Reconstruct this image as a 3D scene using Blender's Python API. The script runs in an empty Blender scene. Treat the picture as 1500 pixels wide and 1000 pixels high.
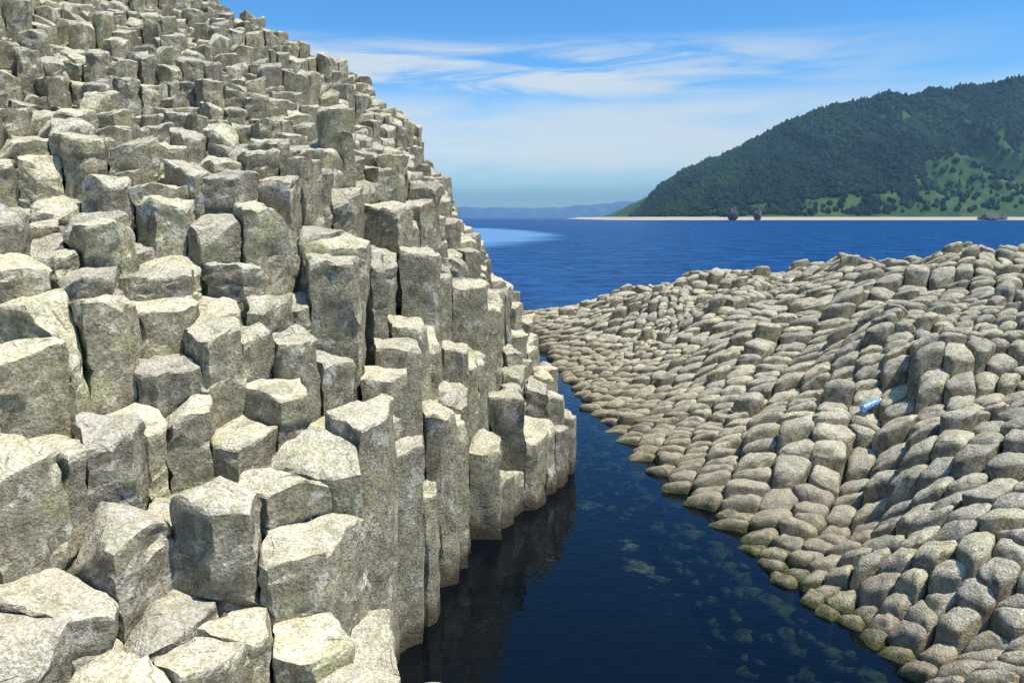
import bpy, math, random
import numpy as np
from mathutils import kdtree, Vector
random.seed(7); rng=np.random.default_rng(7)
S=bpy.context.scene
# ---------------------------------------------------------------- noise
_P=rng.permutation(256); _P=np.concatenate([_P,_P,_P])
_G=rng.normal(size=(256,3)); _G/=np.linalg.norm(_G,axis=1)[:,None]
def noise(p):
    p=np.asarray(p,float); i=np.floor(p).astype(int); f=p-i; i&=255
    u=f*f*f*(f*(f*6-15)+10); out=0
    for a in (0,1):
        for b in (0,1):
            for c in (0,1):
                h=_P[_P[_P[(i[...,0]+a)&255]+((i[...,1]+b)&255)]+((i[...,2]+c)&255)]
                g=_G[h]; d=g[...,0]*(f[...,0]-a)+g[...,1]*(f[...,1]-b)+g[...,2]*(f[...,2]-c)
                w=(u[...,0] if a else 1-u[...,0])*(u[...,1] if b else 1-u[...,1])*(u[...,2] if c else 1-u[...,2])
                out=out+d*w
    return out*1.6
def n2(x,y,s,o=0.0):
    return noise(np.stack([np.asarray(x)*s+o,np.asarray(y)*s-o,np.zeros_like(np.asarray(x,float))+o],-1))
# ---------------------------------------------------------------- rbf height
class RBF:
    def __init__(s,pts):
        p=np.array(pts,float); s.c=p[:,:2]; n=len(p)
        d=np.linalg.norm(s.c[:,None]-s.c[None],axis=2)
        A=np.zeros((n+3,n+3)); A[:n,:n]=d-np.eye(n)*0.03
        A[:n,n]=1; A[:n,n+1:]=s.c; A[n,:n]=1; A[n+1:,:n]=s.c.T
        s.w=np.linalg.solve(A,np.concatenate([p[:,2],[0,0,0]]))
    def __call__(s,x,y):
        q=np.stack([np.ravel(x),np.ravel(y)],1); d=np.linalg.norm(q[:,None]-s.c[None],axis=2)
        return (d@s.w[:-3]+s.w[-3]+q@s.w[-2:]).reshape(np.shape(x))
def inpoly(x,y,poly):
    r=np.zeros(np.shape(x),bool); n=len(poly)
    for i in range(n):
        x1,y1=poly[i]; x2,y2=poly[(i+1)%n]
        c=((y1>y)!=(y2>y)); 
        with np.errstate(all='ignore'):
            xi=(x2-x1)*(y-y1)/((y2-y1) if y2!=y1 else 1e-9)+x1
        r^=c&(x<xi)
    return r
# ---------------------------------------------------------------- mesh helper
def mk(name,V,faces_list,mat,attrs=None,smooth=True,sharp=None):
    me=bpy.data.meshes.new(name); V=np.asarray(V,np.float32)
    me.vertices.add(len(V)); me.vertices.foreach_set("co",V.ravel())
    loops=np.concatenate([f.ravel() for f in faces_list]).astype(np.int32)
    tot=np.concatenate([np.full(len(f),f.shape[1]) for f in faces_list])
    st=np.concatenate([[0],np.cumsum(tot)[:-1]]).astype(np.int32)
    me.loops.add(len(loops)); me.loops.foreach_set("vertex_index",loops)
    me.polygons.add(len(tot)); me.polygons.foreach_set("loop_start",st)
    me.polygons.foreach_set("use_smooth",np.full(len(tot),smooth))
    me.update(calc_edges=True)
    if attrs:
        for k,a in attrs.items():
            at=me.attributes.new(k,'FLOAT','POINT'); at.data.foreach_set("value",np.asarray(a,np.float32))
    if sharp: me.set_sharp_from_angle(angle=math.radians(sharp))
    me.materials.append(mat)
    ob=bpy.data.objects.new(name,me); S.collection.objects.link(ob); return ob
# ---------------------------------------------------------------- voronoi cells
def lattice(x0,x1,y0,y1,sx,sy,jit,ang=0,drop=0.0,warp=0,rows=False):
    cx,cy=(x0+x1)/2,(y0+y1)/2; R=math.hypot(x1-x0,y1-y0)/2+1; pts=[]
    j=0; v=-R; st=0
    while v<R:
        st=(st+random.uniform(-.12,.12)*sx) if rows else (sx/2 if j%2 else 0)
        u=-R+st
        while u<R: pts.append((u,v)); u+=sx
        v+=sy*(random.uniform(.85,1.15) if rows else 1); j+=1
    p=np.array(pts); p+=rng.uniform(-1,1,p.shape)*jit*np.array([sx,sy])
    if rows: p[:,0]+=.10*n2(p[:,0],p[:,1],1.1,2.)
    c,s=math.cos(ang),math.sin(ang)
    q=np.stack([p[:,0]*c-p[:,1]*s+cx,p[:,0]*s+p[:,1]*c+cy],1)
    if warp:
        q=q+warp*np.stack([n2(q[:,0],q[:,1],.18,3.3),n2(q[:,0],q[:,1],.18,9.1)],1)
    m=(q[:,0]>x0)&(q[:,0]<x1)&(q[:,1]>y0)&(q[:,1]<y1)&(rng.random(len(q))>drop)
    return q[m]
def cells(seeds,keep,M,minedge=.05):
    kd=kdtree.KDTree(len(seeds))
    for i,s in enumerate(seeds): kd.insert((s[0],s[1],0),i)
    kd.balance(); C=[];P=[];NB=[]
    for i in np.nonzero(keep)[0]:
        sx,sy=seeds[i]; poly=[(-.6,-.6),(.6,-.6),(.6,.6),(-.6,.6)]; nb=[]
        for co,k,d in kd.find_n((sx,sy,0),15):
            if k==i or d<1e-6: continue
            nx,ny=(co[0]-sx)/d,(co[1]-sy)/d; h=d/2; new=[]; L=len(poly); cut=False
            for a in range(L):
                p=poly[a]; q=poly[(a+1)%L]; dp=p[0]*nx+p[1]*ny-h; dq=q[0]*nx+q[1]*ny-h
                if dp<=0: new.append(p)
                else: cut=True
                if (dp<0)!=(dq<0):
                    t=dp/(dp-dq); new.append((p[0]+t*(q[0]-p[0]),p[1]+t*(q[1]-p[1])))
            if cut: nb.append(k)
            poly=new
        q=[poly[0]]
        for p in poly[1:]:
            if math.hypot(p[0]-q[-1][0],p[1]-q[-1][1])>minedge: q.append(p)
        if len(q)>3 and math.hypot(q[0][0]-q[-1][0],q[0][1]-q[-1][1])<minedge: q.pop()
        if len(q)<3: continue
        poly=np.array(q); ln=np.linalg.norm(np.roll(poly,-1,0)-poly,axis=1)
        cnt=np.maximum(1,np.round(M*ln/ln.sum()).astype(int))
        while cnt.sum()>M: cnt[np.argmax(cnt)]-=1
        while cnt.sum()<M: cnt[np.argmax(ln/cnt)]+=1
        out=[]
        for a in range(len(poly)):
            for b in range(cnt[a]): out.append(poly[a]+(poly[(a+1)%len(poly)]-poly[a])*b/cnt[a])
        out=np.array(out); c=out.mean(0)
        C.append((sx+c[0],sy+c[1])); P.append(out-c); NB.append((i,nb))
    return np.array(C),np.array(P),NB
def assemble(rings,center):
    V=np.stack(rings,1); N,R,M,_=V.shape
    base=np.arange(N)[:,None,None]*(R*M+1)
    idx=base+np.arange(R)[None,:,None]*M+np.arange(M)[None,None,:]
    a=idx[:,:-1,:]; b=np.roll(idx,-1,2)[:,:-1,:]; c=np.roll(idx,-1,2)[:,1:,:]; d=idx[:,1:,:]
    quads=np.stack([a,b,c,d],-1).reshape(-1,4)
    top=idx[:,-1,:]; cen=(base[:,:,0]+R*M)+np.zeros((1,M),int)
    tris=np.stack([top,np.roll(top,-1,1),cen],-1).reshape(-1,3)
    VV=np.concatenate([V.reshape(N,R*M,3),center[:,None,:]],1)
    return VV,quads,tris
def displace(VV,amp,freq,seed):
    N=VV.shape[0]; off=rng.uniform(0,60,(N,1,3)); q=VV*freq+off
    d=np.stack([noise(q),noise(q+17.3),noise(q+41.9)],-1)
    return VV+amp*d
# ================================================================ materials
def mat(name):
    m=bpy.data.materials.new(name); m.use_nodes=True; nt=m.node_tree; nt.nodes.clear(); return m,nt
def nd(nt,t,ins=None,**kw):
    n=nt.nodes.new(t)
    for k,v in kw.items(): setattr(n,k,v)
    if ins:
        for k,v in ins.items():
            if isinstance(v,bpy.types.NodeSocket): nt.links.new(v,n.inputs[k])
            else: n.inputs[k].default_value=v
    return n
def mth(nt,op,a,b=None,c=None,clamp=False):
    n=nt.nodes.new('ShaderNodeMath'); n.operation=op; n.use_clamp=clamp
    for i,v in enumerate((a,b,c)):
        if v is None: continue
        if isinstance(v,bpy.types.NodeSocket): nt.links.new(v,n.inputs[i])
        else: n.inputs[i].default_value=v
    return n.outputs[0]
def mixc(nt,f,a,b,bt='MIX'):
    n=nt.nodes.new('ShaderNodeMix'); n.data_type='RGBA'; n.blend_type=bt
    for k,v in ((0,f),(6,a),(7,b)):
        if isinstance(v,bpy.types.NodeSocket): nt.links.new(v,n.inputs[k])
        else: n.inputs[k].default_value=v if k==0 else (*v,1)
    return n.outputs[2]
def mr(nt,v,a,b,c=0.0,d=1.0,smooth=True):
    n=nd(nt,'ShaderNodeMapRange',{0:v,1:a,2:b,3:c,4:d}); n.interpolation_type='SMOOTHSTEP' if smooth else 'LINEAR'; return n.outputs[0]
def nz(nt,vec,scale,detail=5,rough=.6,dist=0.0):
    return nd(nt,'ShaderNodeTexNoise',{'Vector':vec,'Scale':scale,'Detail':detail,'Roughness':rough,'Distortion':dist}).outputs[0]

def rock_material(name,kind):
    m,nt=mat(name); tc=nd(nt,'ShaderNodeTexCoord').outputs['Object']
    geo=nd(nt,'ShaderNodeNewGeometry'); nrm=nd(nt,'ShaderNodeSeparateXYZ',{0:geo.outputs['True Normal']}).outputs[2]
    ps=nd(nt,'ShaderNodeSeparateXYZ',{0:tc}); pz=ps.outputs[2]; py=ps.outputs[1]
    tone=nd(nt,'ShaderNodeAttribute',attribute_name='tone').outputs['Fac']
    an=nd(nt,'ShaderNodeTexNoise',{'Vector':tc,'Scale':1.7,'Detail':3.0}); a=an.outputs[0]
    b=nz(nt,tc,8,5,.72); c=nz(nt,tc,42,3,.75)
    wv=nd(nt,'ShaderNodeVectorMath',{0:tc,1:nd(nt,'ShaderNodeVectorMath',{0:an.outputs['Color'],1:(.45,.45,.45)},operation='MULTIPLY').outputs[0]},operation='ADD').outputs[0]
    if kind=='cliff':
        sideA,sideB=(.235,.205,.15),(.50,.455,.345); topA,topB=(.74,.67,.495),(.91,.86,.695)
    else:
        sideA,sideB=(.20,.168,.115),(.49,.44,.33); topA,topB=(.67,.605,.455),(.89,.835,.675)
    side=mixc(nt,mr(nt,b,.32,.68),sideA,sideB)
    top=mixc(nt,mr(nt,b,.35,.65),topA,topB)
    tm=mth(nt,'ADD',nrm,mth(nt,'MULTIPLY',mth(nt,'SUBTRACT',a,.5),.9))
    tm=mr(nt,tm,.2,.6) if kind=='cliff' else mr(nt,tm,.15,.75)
    col=mixc(nt,tm,side,top)  # upward faces: pale weathering, plus sunlit brightness put into the colour
    lpn=nd(nt,'ShaderNodeTexNoise',{'Vector':wv,'Scale':3.4,'Detail':5.0,'Roughness':.72}); lpc=nd(nt,'ShaderNodeSeparateColor',{0:lpn.outputs['Color']})
    col=mixc(nt,mth(nt,'MULTIPLY',mr(nt,lpc.outputs[0],.54,.62),.5),col,(.31,.31,.245))
    col=mixc(nt,mth(nt,'MULTIPLY',mr(nt,lpc.outputs[1],.55,.63),.55 if kind=='cliff' else .3),col,(.88,.85,.76))
    col=mixc(nt,mth(nt,'MULTIPLY',mr(nt,lpc.outputs[2],.51,.65),.5),col,(.55,.54,.29))
    col=mixc(nt,.75,col,mixc(nt,mr(nt,c,.32,.66),(.57,.54,.49),(1.25,1.25,1.25)),'MULTIPLY')
    vo=nd(nt,'ShaderNodeTexVoronoi',{'Vector':wv,'Scale':1.5},feature='DISTANCE_TO_EDGE').outputs['Distance']
    ck=mth(nt,'MULTIPLY',mth(nt,'SUBTRACT',1.0,mr(nt,vo,.0,.010)),mr(nt,a,.54,.60))
    col=mixc(nt,mth(nt,'MULTIPLY',ck,.45),col,(.12,.105,.085))
    tv=mr(nt,tone,0,1,.80,1.14,False); tvc=nd(nt,'ShaderNodeCombineColor',{0:tv,1:mth(nt,'MULTIPLY',tv,.985),2:mth(nt,'MULTIPLY',tv,mr(nt,tone,0,1,.99,.88,False))}).outputs[0]
    col=mixc(nt,1.0,col,tvc,'MULTIPLY')
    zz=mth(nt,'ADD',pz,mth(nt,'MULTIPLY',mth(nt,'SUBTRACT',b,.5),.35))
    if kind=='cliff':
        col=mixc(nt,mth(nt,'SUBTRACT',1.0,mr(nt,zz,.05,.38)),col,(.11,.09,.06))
    else:
        col=mixc(nt,mth(nt,'MULTIPLY',mth(nt,'SUBTRACT',1.0,mr(nt,zz,.1,.8)),.55),col,(.37,.295,.195))
        col=mixc(nt,mth(nt,'MULTIPLY',mth(nt,'SUBTRACT',1.0,mr(nt,zz,.0,.18)),mr(nt,py,17,9,.3,.9)),col,(.10,.115,.038))
    h=mth(nt,'ADD',mth(nt,'MULTIPLY',b,1.3),mth(nt,'MULTIPLY',c,.8)); h=mth(nt,'SUBTRACT',h,mth(nt,'MULTIPLY',ck,.3))
    bp=nd(nt,'ShaderNodeBump',{'Strength':.9,'Distance':.05,'Height':h}).outputs[0]
    bs=nd(nt,'ShaderNodeBsdfDiffuse',{'Color':col,'Roughness':.5,'Normal':bp})
    nd(nt,'ShaderNodeOutputMaterial',{0:bs.outputs[0]}); return m
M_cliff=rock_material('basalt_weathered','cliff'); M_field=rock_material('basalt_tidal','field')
def simple(name,c1,c2,scale,rough=.9,bump=0,bd=1.0,det=6):
    m,nt=mat(name); tc=nd(nt,'ShaderNodeTexCoord').outputs['Object']; a=nz(nt,tc,scale,det,.65)
    col=mixc(nt,mr(nt,a,.35,.65),c1,c2); ins={'Base Color':col,'Roughness':rough,'Specular IOR Level':.2}
    if bump: ins['Normal']=nd(nt,'ShaderNodeBump',{'Strength':bump,'Distance':bd,'Height':a}).outputs[0]
    nd(nt,'ShaderNodeOutputMaterial',{0:nd(nt,'ShaderNodeBsdfPrincipled',ins).outputs[0]}); return m
# ================================================================ LEFT CLIFF
LP=[(-2.57,3.69,1.35),(-1.62,3.87,1.25),(-.89,4.8,.95),(-.68,5.3,.8),(-2.76,4.05,1.55),(-2.44,4.75,1.6),(-1.76,4.63,1.45),(-1.3,5.37,1.75),
(-3.3,4.9,2.3),(-2.66,5.2,2.05),(-1.92,5.43,2.0),(-3.3,5.6,2.9),(-2.08,6.33,2.65),(-1.34,6.67,2.35),(-1.1,7.08,2.07),(-1.0,7.5,1.0),
(-.65,9.1,1.3),(-.53,10.2,2.67),(-.2,10.15,.5),(-1.06,9.52,3.4),(-1.78,8.1,3.7),(-1.15,8.0,2.6),(-3.06,7.08,3.5),(-4.1,7.1,3.8),(-2.93,9.76,4.8),(-2.31,10.2,4.7),
(-3.86,10.36,5.2),(-6.2,12,6.1),(-.51,12.06,3.47),(-.45,11.2,3.1),(-1.2,14.2,4.0),(-2.31,18.5,6.05),(-4.4,19.8,7.45),(-7.37,21,8.8),(-1.56,16.8,4.7),(-7.07,15.8,7.4),(-5,15,6.7),(-3.2,14,5.5),
(-.11,12.8,2.1),(.45,12.4,1.58),(.81,11.6,.8),(-.09,10.4,.5),(.38,11.0,.6),(0,11.6,1.6),(-.3,16,2.0),(-.9,20,2.2),(-1,25,.8),(-2.6,22,4.8),(-3,26,3.5),(-4,33,1),
(-8,28,7),(-12,22,11),(-18,20,14),(-10,10,7.2),(-8,7,5.6),(-5,5,3.6),(-4,3.5,2.4),(-3,2,1.3),(-2,2,1.1),(-1,3,.8),(-16,12,10.5),(-16,26,12),(-16,34,6),(-8,35,2)]
LPoly=[(-.2,1.2),(-.35,3),(-.5,4.4),(-.62,5.2),(-.9,6.2),(-1.0,7.3),(-.78,8.2),(-.35,9.3),(.09,10.1),(.55,10.7),(.9,11.3),(.85,12.2),(.75,13.2),(.3,16),(-.2,20),(-.75,26),(-.8,33),(-3,37),(-18,38),(-18,1.2)]
FL=RBF(LP)
def wedge(x,y): return (x>-.85*y-2.0)
def build_left(seeds,keep,M,R,name):
    C,P,NB=cells(seeds,keep,M); N=len(C)
    allH=FL(seeds[:,0],seeds[:,1])
    far=np.clip((seeds[:,1]-9)/8,0,1); nf=np.clip((seeds[:,1]-4.2)/2.5,.4,1)
    nn=(n2(seeds[:,0],seeds[:,1],.7,5.)*.42+n2(seeds[:,0],seeds[:,1],1.7,2.)*.18)*nf
    tph=allH+.8*n2(seeds[:,0],seeds[:,1],.3,21.)
    allH=allH+np.clip(allH/2,0,1)*.21*nf*np.sin(2*np.pi*(tph-.15)/1.35)
    step=.42; rnd=rng.normal(0,.07,len(seeds)); ph=n2(seeds[:,0],seeds[:,1],.35,8.)*1.2
    hq=allH+nn*(1-.3*far)+rnd
    hz=(np.round((hq+ph)/step)*step-ph)*.8+hq*.2+rng.normal(0,.04,len(seeds))
    tall=(rng.random(len(seeds))<.10)&(seeds[:,1]<11.5)&(seeds[:,1]>6.0); hz[tall]+=rng.uniform(.12,.42,tall.sum())
    low=rng.random(len(seeds))<.07; hz[low]-=rng.uniform(.15,.4,low.sum())
    inside=inpoly(seeds[:,0],seeds[:,1],LPoly)
    hz=np.maximum(hz,.18+.2*rng.random(len(seeds)))
    hz=np.where((seeds[:,1]<6.6),np.minimum(hz,allH+.22),hz)
    hz[~inside]=-.6
    z0=np.array([hz[i] for i,_ in NB]); base=np.array([min([hz[k] for k in nb]+[hz[i]]) for i,nb in NB])-.3
    base=np.minimum(base,z0-.35); base=np.maximum(base,-1.0)
    Q=P.copy(); Q=Q*.92+.04*(np.roll(P,1,1)+np.roll(P,-1,1))
    r=np.linalg.norm(Q,axis=2,keepdims=True); gap=rng.uniform(.004,.016,(N,1,1)); Q=Q*(1-gap/np.maximum(r,.05))
    fr_=np.clip((C[:,1]-10)/5,0,1)
    tl=rng.normal(0,1,(N,2))*(.10+.10*fr_)[:,None]+np.array([-.05,.18]); ang=rng.uniform(0,2*math.pi,N); st=rng.uniform(.3,.9,N); kk=np.where(rng.random(N)<.5+.2*fr_,rng.uniform(.0,.15,N),5)
    ang2=rng.normal(-1.57,.9,N); st2=rng.uniform(.5,1.5,N); kk2=np.where(rng.random(N)<.45+.15*fr_,rng.uniform(.03,.2,N),5)
    def zt(q):
        a=tl[:,0,None]*q[...,0]+tl[:,1,None]*q[...,1]
        b=kk[:,None]-st[:,None]*(q[...,0]*np.cos(ang)[:,None]+q[...,1]*np.sin(ang)[:,None])
        c=kk2[:,None]-st2[:,None]*(q[...,0]*np.cos(ang2)[:,None]+q[...,1]*np.sin(ang2)[:,None])
        return z0[:,None]+np.minimum(a,np.minimum(b,c))
    lean=rng.normal(0,.02,(N,2))
    edge=zt(Q); rings=[]; L=rng.uniform(.45,1.2,N); phs=rng.uniform(0,1,N); tab=rng.normal(0,1,(997,2))
    base=np.minimum(base,edge.min(1)-.1)
    bev=rng.uniform(.01,.035,(N,1))
    for j in range(R+1):
        w=j/R; z=base[:,None]+(edge-bev-base[:,None])*w
        zb=(z/L[:,None]+phs[:,None]); ib=np.floor(zb).astype(int); fr=np.abs(zb-np.round(zb))*L[:,None]
        off=tab[(ib+np.arange(N)[:,None]*13)%997]*.012
        g=1-.07*np.clip(1-fr/.04,0,1)
        rings.append(np.concatenate([Q*g[...,None]+off,z[...,None]],-1))
    for s in ((.94,.74,.4) if M>16 else (.9,.5)):
        q=Q*s; rings.append(np.concatenate([q+rings[R][...,:2]-Q,zt(q)[...,None]],-1))
    cen=np.concatenate([np.zeros((N,2)),zt(np.zeros((N,1,2)))],1)
    VV,qd,tr=assemble(rings,cen)
    VV[...,:2]+=lean[:,None,:]*(VV[...,2:3]-z0[:,None,None])
    VV[...,:2]+=C[:,None,:]
    VV=displace(VV,.035,3.2,1); VV=displace(VV,.024,9,1)
    if M>16: VV=displace(VV,.012,24,1)
    tone=np.repeat(rng.random(N),VV.shape[1])
    return VV.reshape(-1,3),qd,tr,tone
sa=lattice(-18.5,2,1,38,.41,.355,.27,ang=.3,drop=.07,warp=.5)
sb=lattice(-18.5,2,1,38,.32,.275,.30,ang=.9,drop=.08,warp=.5)
sc_=lattice(-9,2,1,9,.47,.40,.27,ang=.15,drop=.05,warp=.5)
def isfar(q): return (q[:,1]+n2(q[:,0],q[:,1],.5)*.8-.2*q[:,0])>11.3
def isnear(q): return (q[:,1]+n2(q[:,0],q[:,1],.5)*.6<6.0)&(q[:,0]>-8.9)
sd=np.concatenate([sa[~isfar(sa)&~isnear(sa)],sb[isfar(sb)],sc_[isnear(sc_)]])
ins=inpoly(sd[:,0],sd[:,1],LPoly)&wedge(sd[:,0],sd[:,1])
near=ins&(sd[:,1]<12); farm=ins&(sd[:,1]>=12)
def join(parts):
    V=[];Q=[];T=[];A=[];o=0
    for v,q,t,a in parts: V.append(v);Q.append(q+o);T.append(t+o);A.append(a);o+=len(v)
    return np.concatenate(V),np.concatenate(Q),np.concatenate(T),np.concatenate(A)
V,Q,T,A=join([build_left(sd,near,24,18,'a'),build_left(sd,farm,13,7,'b')])
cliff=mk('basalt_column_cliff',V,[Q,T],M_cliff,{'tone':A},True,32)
# ================================================================ RIGHT FIELD
RP=[(2.98,28.9,1.1),(5.14,25,2.0),(9.05,22,2.7),(10.95,18.1,3.15),(16,16,3.3),(2.83,21.7,.6),(4.4,20.3,1.15),(6.5,18.9,1.85),(8,16.9,2.4),(8.1,14.4,2.4),(7.2,11.3,2.1),
(5.6,8.6,1.5),(4.44,7.0,.98),(3.86,7.8,.6),(3.45,9.5,.4),(4.97,12.2,1.3),(3.6,13.6,.5),(5.1,14.7,1.25),(6.6,14.3,1.95),(5.5,11.5,.75),(4.75,10.3,.42),(4.1,9.2,.2),(5.15,9.5,1.25),(6.15,11.5,2.15),(5.9,11.0,1.2),
(3.9,11.2,.8),(4.6,11.2,1.05),(20,12,3.5),(12,8,3),(7,4,1.8),(5,3,1.2),(3.6,5.07,.6),(.5,33,.1),(.95,25.6,.12),(1.55,19.1,.12),(1.85,16.3,.12),(2.4,12.2,.12),(3,9.7,.1),(3.1,8.2,.1),(3.5,7.4,.1),(3.75,6.5,.15),
(4,31,.6),(8,28,1.2),(13,25,1.2),(18,22,1.5),(24,20,2.5)]
RPoly=[(.43,33.2),(.89,25.6),(1.42,19.1),(1.68,16.3),(2.22,12.2),(2.8,9.7),(2.92,8.2),(3.3,7.4),(3.55,6.7),(3.45,5.5),(3.3,4),(3.5,1.5),(24,1.5),(26,24),(16,30),(8,33),(2,35)]
FR=RBF(RP)
def HR(x,y):
    H=FR(x,y); blk=n2(x,y,.55,12.); blk=np.clip((blk-.05)*6,0,1)*.22*np.clip(H-.5,0,1)
    return H+n2(x,y,.5,4.)*.34*np.clip(H,0,1)+blk+n2(x,y,1.3,7.)*.06*np.clip(H*2,.2,1)
def build_right(seeds,keep,M,R,dome):
    C,P,NB=cells(seeds,keep,M,.035); N=len(C)
    H=HR(seeds[:,0],seeds[:,1])+rng.normal(0,.024,len(seeds))
    far=(seeds[:,1]>10.5)&(rng.random(len(seeds))<.12)&(H>.7); H[far]+=rng.uniform(.04,.22,far.sum())
    H=np.maximum(H,.04+.05*rng.random(len(seeds)))
    ins=inpoly(seeds[:,0],seeds[:,1],RPoly); H[~ins]=-.5
    z0=np.array([H[i] for i,_ in NB]); base=np.array([min([H[k] for k in nb]+[H[i]]) for i,nb in NB])-.25; base=np.maximum(base,-.9)
    e=.25; gx=(HR(C[:,0]+e,C[:,1])-HR(C[:,0]-e,C[:,1]))/(2*e); gy=(HR(C[:,0],C[:,1]+e)-HR(C[:,0],C[:,1]-e))/(2*e)
    Q=P*.76+.12*(np.roll(P,1,1)+np.roll(P,-1,1))
    r=np.linalg.norm(Q,axis=2,keepdims=True); Q=Q*(1-rng.uniform(-.004,.012,(N,1,1))/np.maximum(r,.05))
    tl=rng.normal(0,.07,(N,2))+np.clip(np.stack([gx,gy],1),-.9,.9)*.8-np.array([.58,.81])*.26; hd=rng.uniform(.08,.14,N)*dome; pw=rng.uniform(2.2,3.6,N)
    def zt(q,s): return z0[:,None]+tl[:,0,None]*q[...,0]+tl[:,1,None]*q[...,1]-hd[:,None]*(1-(1-np.minimum(s,1)**pw[:,None])**(1/2.0))
    edge=zt(Q,.999); base=np.minimum(base,edge.min(1)-.05); rings=[]; lean=np.array([.15,.15])
    for j in range(R+1):
        z=base[:,None]+(edge-base[:,None])*(j/R); sc=.93+.07*(j/R)
        rings.append(np.concatenate([Q*sc,z[...,None]],-1))
    for s in ((.98,.92,.8,.6,.3) if M>12 else (.93,.6)):
        rings.append(np.concatenate([Q*s,zt(Q*s,s)[...,None]],-1))
    cen=np.concatenate([np.zeros((N,2)),z0[:,None]],1)
    VV,qd,tr=assemble(rings,cen)
    VV[...,:2]+=lean*(VV[...,2:3]-z0[:,None,None])
    VV[...,:2]+=C[:,None,:]
    VV=displace(VV,.028,4,1); VV=displace(VV,.019,11,1)
    return VV.reshape(-1,3),qd,tr,np.repeat(rng.random(N),VV.shape[1])
sr=lattice(-.5,26,1,36,.265,.40,.13,ang=.95,drop=.035,warp=2.0,rows=True)
ir=inpoly(sr[:,0],sr[:,1],RPoly)&(sr[:,0]<.75*sr[:,1]+2.0)&(sr[:,1]>3.5)
V,Q,T,A=join([build_right(sr,ir&(sr[:,1]<14),20,4,1),build_right(sr,ir&(sr[:,1]>=14),13,3,1)])
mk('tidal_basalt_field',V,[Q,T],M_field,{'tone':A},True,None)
# ================================================================ grid helper
def grid(x,y):
    X,Y=np.meshgrid(x,y); nx,ny=len(x),len(y); i=np.arange(nx*ny).reshape(ny,nx)
    return X,Y,np.stack([i[:-1,:-1],i[:-1,1:],i[1:,1:],i[1:,:-1]],-1).reshape(-1,4)
X,Y,F=grid(np.linspace(0,26,200),np.linspace(1.5,35,240)); H=HR(X,Y)
Z=np.where(inpoly(X,Y,RPoly),H-.26+.06*n2(X,Y,3.),-1.3); Z=np.minimum(Z,H-.24)
M_grav=simple('shingle',(.13,.11,.075),(.32,.28,.21),14,.95,.9,.06,4)
mk('gravel_ground',np.stack([X,Y,Z],-1).reshape(-1,3),[F],M_grav)
# ================================================================ water + seabed
m,nt=mat('sea_water'); tc=nd(nt,'ShaderNodeTexCoord').outputs['Object']; sp=nd(nt,'ShaderNodeSeparateXYZ',{0:tc}); px,py=sp.outputs[0],sp.outputs[1]
open_=mr(nt,py,20,42)
mp=nd(nt,'ShaderNodeMapping',{'Vector':tc,'Scale':(.55,1.0,1)}).outputs[0]
w1=nz(nt,mp,1.8,4,.65); w2=nz(nt,mp,.35,3,.6); w3=nz(nt,tc,5,2,.55)
ell=mth(nt,'ADD',mth(nt,'POWER',mth(nt,'DIVIDE',mth(nt,'ADD',px,28),40),2.0),mth(nt,'POWER',mth(nt,'DIVIDE',mth(nt,'SUBTRACT',py,190),115),2.0))
sl=mth(nt,'SUBTRACT',1.0,mr(nt,mth(nt,'ADD',ell,mth(nt,'MULTIPLY',mth(nt,'SUBTRACT',nz(nt,tc,.03,4),.5),.8)),.6,1.05))
h=mth(nt,'ADD',mth(nt,'MULTIPLY',w1,.42),mth(nt,'MULTIPLY',w2,1.1)); amp=mth(nt,'MULTIPLY',open_,mr(nt,sl,0,1,1.0,.22))
h=mth(nt,'ADD',mth(nt,'MULTIPLY',h,amp),mth(nt,'MULTIPLY',w3,.007))
bp=nd(nt,'ShaderNodeBump',{'Strength':1.0,'Distance':.8,'Height':h}).outputs[0]
rip=mth(nt,'MULTIPLY_ADD',w1,.6,mth(nt,'MULTIPLY',w2,.4))
deep=mixc(nt,open_,(.003,.007,.016),mixc(nt,mr(nt,rip,.40,.60),(.003,.030,.10),(.014,.092,.26))); deep=mixc(nt,sl,deep,(.10,.25,.45))
dif=nd(nt,'ShaderNodeBsdfDiffuse',{'Color':deep}).outputs[0]; trn=nd(nt,'ShaderNodeBsdfTransparent',{'Color':(.48,.55,.50,1)}).outputs[0]
body=nd(nt,'ShaderNodeMixShader',{0:mr(nt,open_,0,1,.35,1.0),1:trn,2:dif}).outputs[0]
gl=nd(nt,'ShaderNodeBsdfGlossy',{'Color':(.85,.93,1,1),'Roughness':mr(nt,open_,0,1,.02,.16),'Normal':bp}).outputs[0]
fr=nd(nt,'ShaderNodeFresnel',{'IOR':1.33,'Normal':bp}).outputs[0]
fr=mth(nt,'MULTIPLY',fr,mr(nt,open_,0,1,.9,.47))
nd(nt,'ShaderNodeOutputMaterial',{0:nd(nt,'ShaderNodeMixShader',{0:fr,1:body,2:gl}).outputs[0]}); M_water=m
R0=9000
mk('sea_water',[(-R0,-200,0),(R0,-200,0),(R0,R0,0),(-R0,R0,0)],[np.array([[0,1,2,3]])],M_water,smooth=False)
m,nt=mat('seabed'); tc=nd(nt,'ShaderNodeTexCoord').outputs['Object']; sp=nd(nt,'ShaderNodeSeparateXYZ',{0:tc})
p1=nz(nt,tc,1.5,6,.68,.4); p2=nz(nt,tc,11,5,.75)
off=mth(nt,'ABSOLUTE',mth(nt,'SUBTRACT',sp.outputs[0],mth(nt,'MULTIPLY_ADD',sp.outputs[1],-.20,4.3)))
band=mth(nt,'MULTIPLY',mth(nt,'SUBTRACT',1.0,mr(nt,off,.3,1.1)),mr(nt,sp.outputs[1],18,13))
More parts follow.
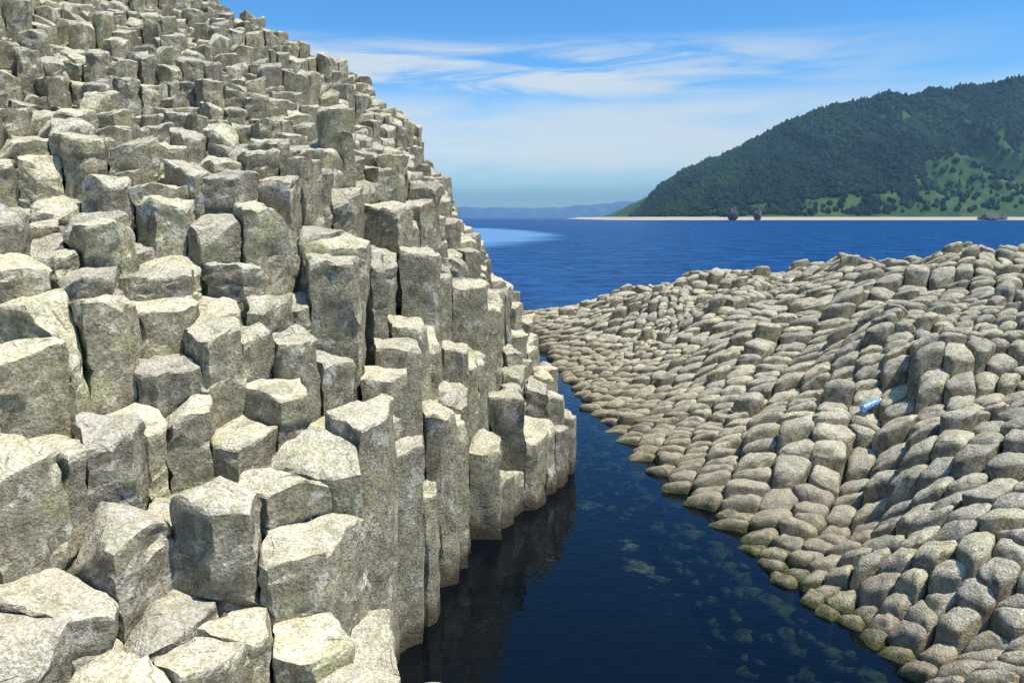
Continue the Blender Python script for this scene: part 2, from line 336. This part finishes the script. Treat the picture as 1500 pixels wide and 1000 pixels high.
th=mth(nt,'ADD',p1,mth(nt,'MULTIPLY',mth(nt,'SUBTRACT',band,1.0),.25)); pt=mr(nt,th,.48,.60)
col=mixc(nt,pt,(.010,.015,.012),mixc(nt,mr(nt,p2,.36,.64),(.10,.115,.05),(.58,.54,.38)))
nd(nt,'ShaderNodeOutputMaterial',{0:nd(nt,'ShaderNodeBsdfDiffuse',{'Color':col}).outputs[0]})
mk('seabed',[(-R0,-200,-.85),(R0,-200,-.85),(R0,R0,-.85),(-R0,R0,-.85)],[np.array([[0,1,2,3]])],m,smooth=False)
import bmesh
bm=bmesh.new(); bmesh.ops.create_icosphere(bm,subdivisions=2,radius=1); ico=np.array([v.co[:] for v in bm.verts]); itf=np.array([[v.index for v in f.verts] for f in bm.faces]); bm.free()
NS=520; yy=rng.uniform(5,24,NS); shx=lambda y: np.interp(y,[5,6,7.4,8.2,9.7,12.2,16.3,19,25],[3.4,3.5,3.3,2.92,2.8,2.22,1.68,1.42,.9])
dsh=np.abs(rng.normal(0,.24,NS))+.02*rng.random(NS); xs=shx(yy)-dsh
s=rng.uniform(.07,.17,NS); VV=ico[None]*s[:,None,None]*np.array([1.3,1,.5])*(1+.3*noise(ico[None]*1.5+rng.uniform(0,50,(NS,1,3))))[...,None]
VV+=np.stack([xs,yy,-.11-dsh*1.3-s*.3],-1)[:,None,:]
mk('submerged_rocks',VV.reshape(-1,3),[(itf[None]+(np.arange(NS)*len(ico))[:,None,None]).reshape(-1,3)],simple('algae_rock',(.05,.075,.02),(.22,.24,.09),9,.9,.6,.05,3))
# ================================================================ headland
rx=[150,195,210,239,283,372,449,504,613,725,835,1000,1300]; rz=[0,0,5,38,72,110,146,172,193,203,222,248,245]
def Hh(x,y):
    r=np.interp(x,rx,rz); s=np.clip((y-1125-8*n2(x,y,.01))/225,0,1)
    sp=1-np.abs(n2(x+.5*(y-1100),y*.15,.011,6.))*2.0
    prof=np.where(y<1350,s**.9,np.clip(1-(y-1350)/700,0,1))
    z=r*prof*(1-.40*(1-sp)*np.sin(np.pi*np.clip(s,0,1)))
    z=z+(n2(x,y,.03,2.)*9+n2(x,y,.09,5.)*3)*np.clip(s*4,0,1)*np.clip(r/60,0,1)
    bx=np.clip((x-110)/60,0,1)
    return z+np.clip((y-1040)/80,-1,1)*3.2*bx-(1-bx)*2
X,Y,F=grid(np.linspace(90,1300,330),np.concatenate([np.linspace(1030,1400,130),np.linspace(1410,2000,20)])); Z=Hh(X,Y)
m,nt=mat('grassy_slope'); tc=nd(nt,'ShaderNodeTexCoord').outputs['Object']; z=nd(nt,'ShaderNodeSeparateXYZ',{0:tc}).outputs[2]
g=mixc(nt,mr(nt,nz(nt,tc,.03,6,.7),.35,.65),(.034,.080,.045),(.080,.145,.050)); g=mixc(nt,mr(nt,nz(nt,tc,.09,6,.7),.5,.7),g,(.045,.085,.05))
g=mixc(nt,mth(nt,'SUBTRACT',1.0,mr(nt,z,3.3,5.0)),g,(.46,.42,.35))
nd(nt,'ShaderNodeOutputMaterial',{0:nd(nt,'ShaderNodeBsdfDiffuse',{'Color':g}).outputs[0]})
mk('headland_hill',np.stack([X,Y,Z],-1).reshape(-1,3),[F],m)
NT=18000; tx=rng.uniform(200,1020,NT*2); ty=rng.uniform(1128,1395,NT*2); th=Hh(tx,ty); r=np.interp(tx,rx,rz)
grass=n2(tx,ty,.012,1.)*.9+n2(tx,ty,.04,3.)*.5
rel=th/np.maximum(r,1)
gm=(np.clip((tx-520)/220,0,1)*np.clip(1.4-rel*1.6,0,1)*1.3+grass*.7)>.52
gm|=(rel<.22)&(grass>-.15); gm|=(rel<.05)
gm&=~((rng.random(NT*2)<.10)&(rel>.06))
k=(~gm)&(th>5); tx,ty,th=tx[k][:NT],ty[k][:NT],th[k][:NT]; n=len(tx)
sz=rng.uniform(2.2,5.0,n)*(.6+.4*np.clip(np.interp(tx,rx,rz)/90,0,1)); con=rng.random(n)<.35
VV=ico[None]*sz[:,None,None]*np.array([1,1,1.05])
cz=(ico[None,:,2]+1)/2; conev=np.stack([ico[None,:,0]*(1.05-cz)*1.1*np.ones((n,1)),ico[None,:,1]*(1.05-cz)*1.1*np.ones((n,1)),(cz*2.8-.8)*np.ones((n,1))],-1)*sz[:,None,None]*.9
VV=np.where(con[:,None,None],conev,VV)
VV=VV*(1+.28*noise(ico[None]*1.7+rng.uniform(0,50,(n,1,3))))[...,None]
VV+=np.stack([tx,ty,th+sz*.45],-1)[:,None,:]
F=(itf[None]+(np.arange(n)*len(ico))[:,None,None]).reshape(-1,3)
m,nt=mat('forest_foliage'); tn=nd(nt,'ShaderNodeAttribute',attribute_name='tone').outputs['Fac']; tc=nd(nt,'ShaderNodeTexCoord').outputs['Object']
c=mixc(nt,tn,(.010,.027,.030),(.028,.060,.042)); c=mixc(nt,mth(nt,'MULTIPLY',mr(nt,nz(nt,tc,.01,4),.45,.62),.6),c,(.042,.086,.038))  # bluish cast mixed into the foliage colour stands for aerial haze
nd(nt,'ShaderNodeOutputMaterial',{0:nd(nt,'ShaderNodeBsdfDiffuse',{'Color':c}).outputs[0]})
mk('forest',VV.reshape(-1,3),[F],m,{'tone':np.repeat(rng.random(n)**1.3,len(ico))},False)
# thin sea haze in front of the headland: a real scattering volume
bm=bmesh.new(); bmesh.ops.create_icosphere(bm,subdivisions=4,radius=1); ic4=np.array([v.co[:] for v in bm.verts]); if4=np.array([[v.index for v in f.verts] for f in bm.faces]); bm.free()
def vol(name,c,a,dens,colr):
    m,nt=mat(name); o=nt.nodes.new('ShaderNodeOutputMaterial'); v=nd(nt,'ShaderNodeVolumeScatter',{'Color':(*colr,1),'Density':dens}); nt.links.new(v.outputs[0],o.inputs['Volume'])
    mk(name,ic4*np.array(a)+np.array(c),[if4],m)
vol('sea_haze',(720,1120,20),(820,300,250),.00038,(.45,.75,1.0))
# distant coast
x=np.linspace(-2600,1500,260); yb=[6800,6900,7100,7400]; X,Y=np.meshgrid(x,yb)
prof=np.interp(x,[-2600,-900,-300,200,500,800,1100,1500],[60,76,90,82,94,118,150,160])+n2(x,x*0,.006)*14+n2(x,x*0,.02,2.)*4
Z=np.stack([x*0-1,prof*.75,prof,prof*.3]); i=np.arange(X.size).reshape(X.shape); F=np.stack([i[:-1,:-1],i[:-1,1:],i[1:,1:],i[1:,:-1]],-1).reshape(-1,4)
mk('distant_coast',np.stack([X,Y,Z],-1).reshape(-1,3),[F],simple('hazy_coast',(.065,.15,.26),(.085,.175,.29),.01,1))  # distance haze is painted into the coast's blue base colour
M_st=simple('stack_rock',(.07,.075,.08),(.15,.15,.15),.3,.95,.8,1.0)
def stack(x,y,w,h,name='sea_stack'):
    v=ico.copy(); zz=(v[:,2]+1)/2; v=np.stack([v[:,0]*w*(1.15-.85*zz),v[:,1]*w*(1.1-.85*zz),zz*h*1.2-1],-1)
    v*=(1+.35*noise(ico*2.1+x))[:,None]; v+=np.array([x,y,0]); mk(name,v,[itf],M_st,smooth=False)
stack(285,1040,9,17); stack(318,1045,6.5,17); stack(620,1050,16,9,'shore_rock'); stack(640,1052,8,7,'shore_rock')
# ================================================================ plastic bottle in gully
def bottle():
    e=bpy.data.objects.new('plastic_bottle',None); S.collection.objects.link(e)
    prof=[(0,0),(.045,.002),(.055,.015),(.055,.09),(.050,.10),(.055,.11),(.055,.19),(.050,.20),(.055,.21),(.055,.28),(.048,.32),(.022,.36),(.018,.37),(.018,.385)]
    K=20; V=[]
    for r,z in prof:
        for k in range(K): V.append((r*math.cos(2*math.pi*k/K),r*math.sin(2*math.pi*k/K),z))
    V=np.array(V); i=np.arange(len(V)).reshape(len(prof),K); F=np.stack([i[:-1],np.roll(i,-1,1)[:-1],np.roll(i,-1,1)[1:],i[1:]],-1).reshape(-1,4)
    m,nt=mat('blue_plastic'); tc=nd(nt,'ShaderNodeTexCoord').outputs['Object']
    nd(nt,'ShaderNodeOutputMaterial',{0:nd(nt,'ShaderNodeBsdfPrincipled',{'Base Color':mixc(nt,mr(nt,nz(nt,tc,18,3),.4,.6),(.10,.30,.62),(.35,.52,.74)),'Roughness':.25}).outputs[0]})
    b=mk('body',V,[F],m); b.parent=e
    m2=simple('white_cap',(.7,.72,.75),(.8,.8,.8),8,.4)
    cp=[(0.0,.405),(.021,.405),(.022,.38),(.0215,.372),(.0,.372)]; V=[]
    for r,z in cp:
        for k in range(K): V.append((r*math.cos(2*math.pi*k/K),r*math.sin(2*math.pi*k/K),z))
    i=np.arange(len(V)).reshape(len(cp),K); F=np.stack([i[:-1],np.roll(i,-1,1)[:-1],np.roll(i,-1,1)[1:],i[1:]],-1).reshape(-1,4)
    c=mk('cap',np.array(V),[F],m2); c.parent=e
    return e
b=bottle(); b.location=(5.2,11.55,float(HR(np.array([5.3]),np.array([11.6]))[0])+.12); b.rotation_euler=(0,math.radians(74),math.radians(25))
# ================================================================ world / sun / camera
SD=Vector((.52,-.20,1.15)).normalized(); el=math.asin(SD.z); az=math.atan2(SD.x,SD.y)
w=bpy.data.worlds.new("World"); S.world=w; w.use_nodes=True; nt=w.node_tree; nt.nodes.clear()
sky=nd(nt,'ShaderNodeTexSky',sky_type='NISHITA',sun_disc=False,sun_elevation=el,sun_rotation=az,air_density=1.0,dust_density=.4,ozone_density=1.5).outputs[0]
sky=mixc(nt,1.0,sky,(.41,.84,1.22),'MULTIPLY')
d=nd(nt,'ShaderNodeSeparateXYZ',{0:nd(nt,'ShaderNodeTexCoord').outputs['Generated']}); a=mth(nt,'ARCTAN2',d.outputs[0],d.outputs[1]); e=d.outputs[2]
def cv(sa,se,o): return nd(nt,'ShaderNodeCombineXYZ',{0:mth(nt,'MULTIPLY_ADD',a,sa,o),1:mth(nt,'MULTIPLY',e,se),2:o}).outputs[0]
c1=nz(nt,cv(3.0,26,1.7),1.6,9,.62,.6); c2=nz(nt,cv(2.2,14,5.1),1.3,8,.6,.3)
band1=mth(nt,'MULTIPLY',mr(nt,e,.12,.155),mth(nt,'SUBTRACT',1.0,mr(nt,e,.185,.215)))
wis=mth(nt,'MULTIPLY',mth(nt,'MULTIPLY',mr(nt,c1,.35,.60),band1),mr(nt,a,.60,.10))
band2=mth(nt,'MULTIPLY',mr(nt,e,.03,.07),mth(nt,'SUBTRACT',1.0,mr(nt,e,.12,.16)))
veil=mth(nt,'MULTIPLY',mth(nt,'MULTIPLY',mr(nt,c2,.26,.60),band2),.8)
cl=mth(nt,'MAXIMUM',mth(nt,'MULTIPLY',wis,.88),veil)
col=mixc(nt,mth(nt,'SUBTRACT',1.0,mr(nt,e,.0,.13)),sky,(2.2,3.8,5.2))
bank=mth(nt,'MULTIPLY',mth(nt,'MULTIPLY',mth(nt,'SUBTRACT',1.0,mr(nt,mth(nt,'MULTIPLY_ADD',mth(nt,'SUBTRACT',c2,.5),.03,e),.022,.042)),mr(nt,a,.30,.16)),.6)
col=mixc(nt,cl,col,(4.7,5.4,5.95)); col=mixc(nt,bank,col,(1.4,2.7,4.0))
bg=nd(nt,'ShaderNodeBackground',{'Color':col,'Strength':.14})
nd(nt,'ShaderNodeOutputWorld',{0:bg.outputs[0]})
sl=bpy.data.lights.new('sun','SUN'); sl.energy=5; sl.angle=math.radians(.5); sl.color=(1,.95,.86)
so=bpy.data.objects.new('sun',sl); S.collection.objects.link(so); so.rotation_euler=SD.to_track_quat('Z','Y').to_euler()
cam=bpy.data.cameras.new('camera'); cam.lens=28; cam.sensor_width=36; cam.clip_start=.1; cam.clip_end=20000
co=bpy.data.objects.new('camera',cam); S.collection.objects.link(co); co.location=(0,0,4); co.rotation_euler=(math.radians(90-8.87),0,0); S.camera=co
S.view_settings.view_transform='Standard'; S.view_settings.look='None'; S.view_settings.exposure=0
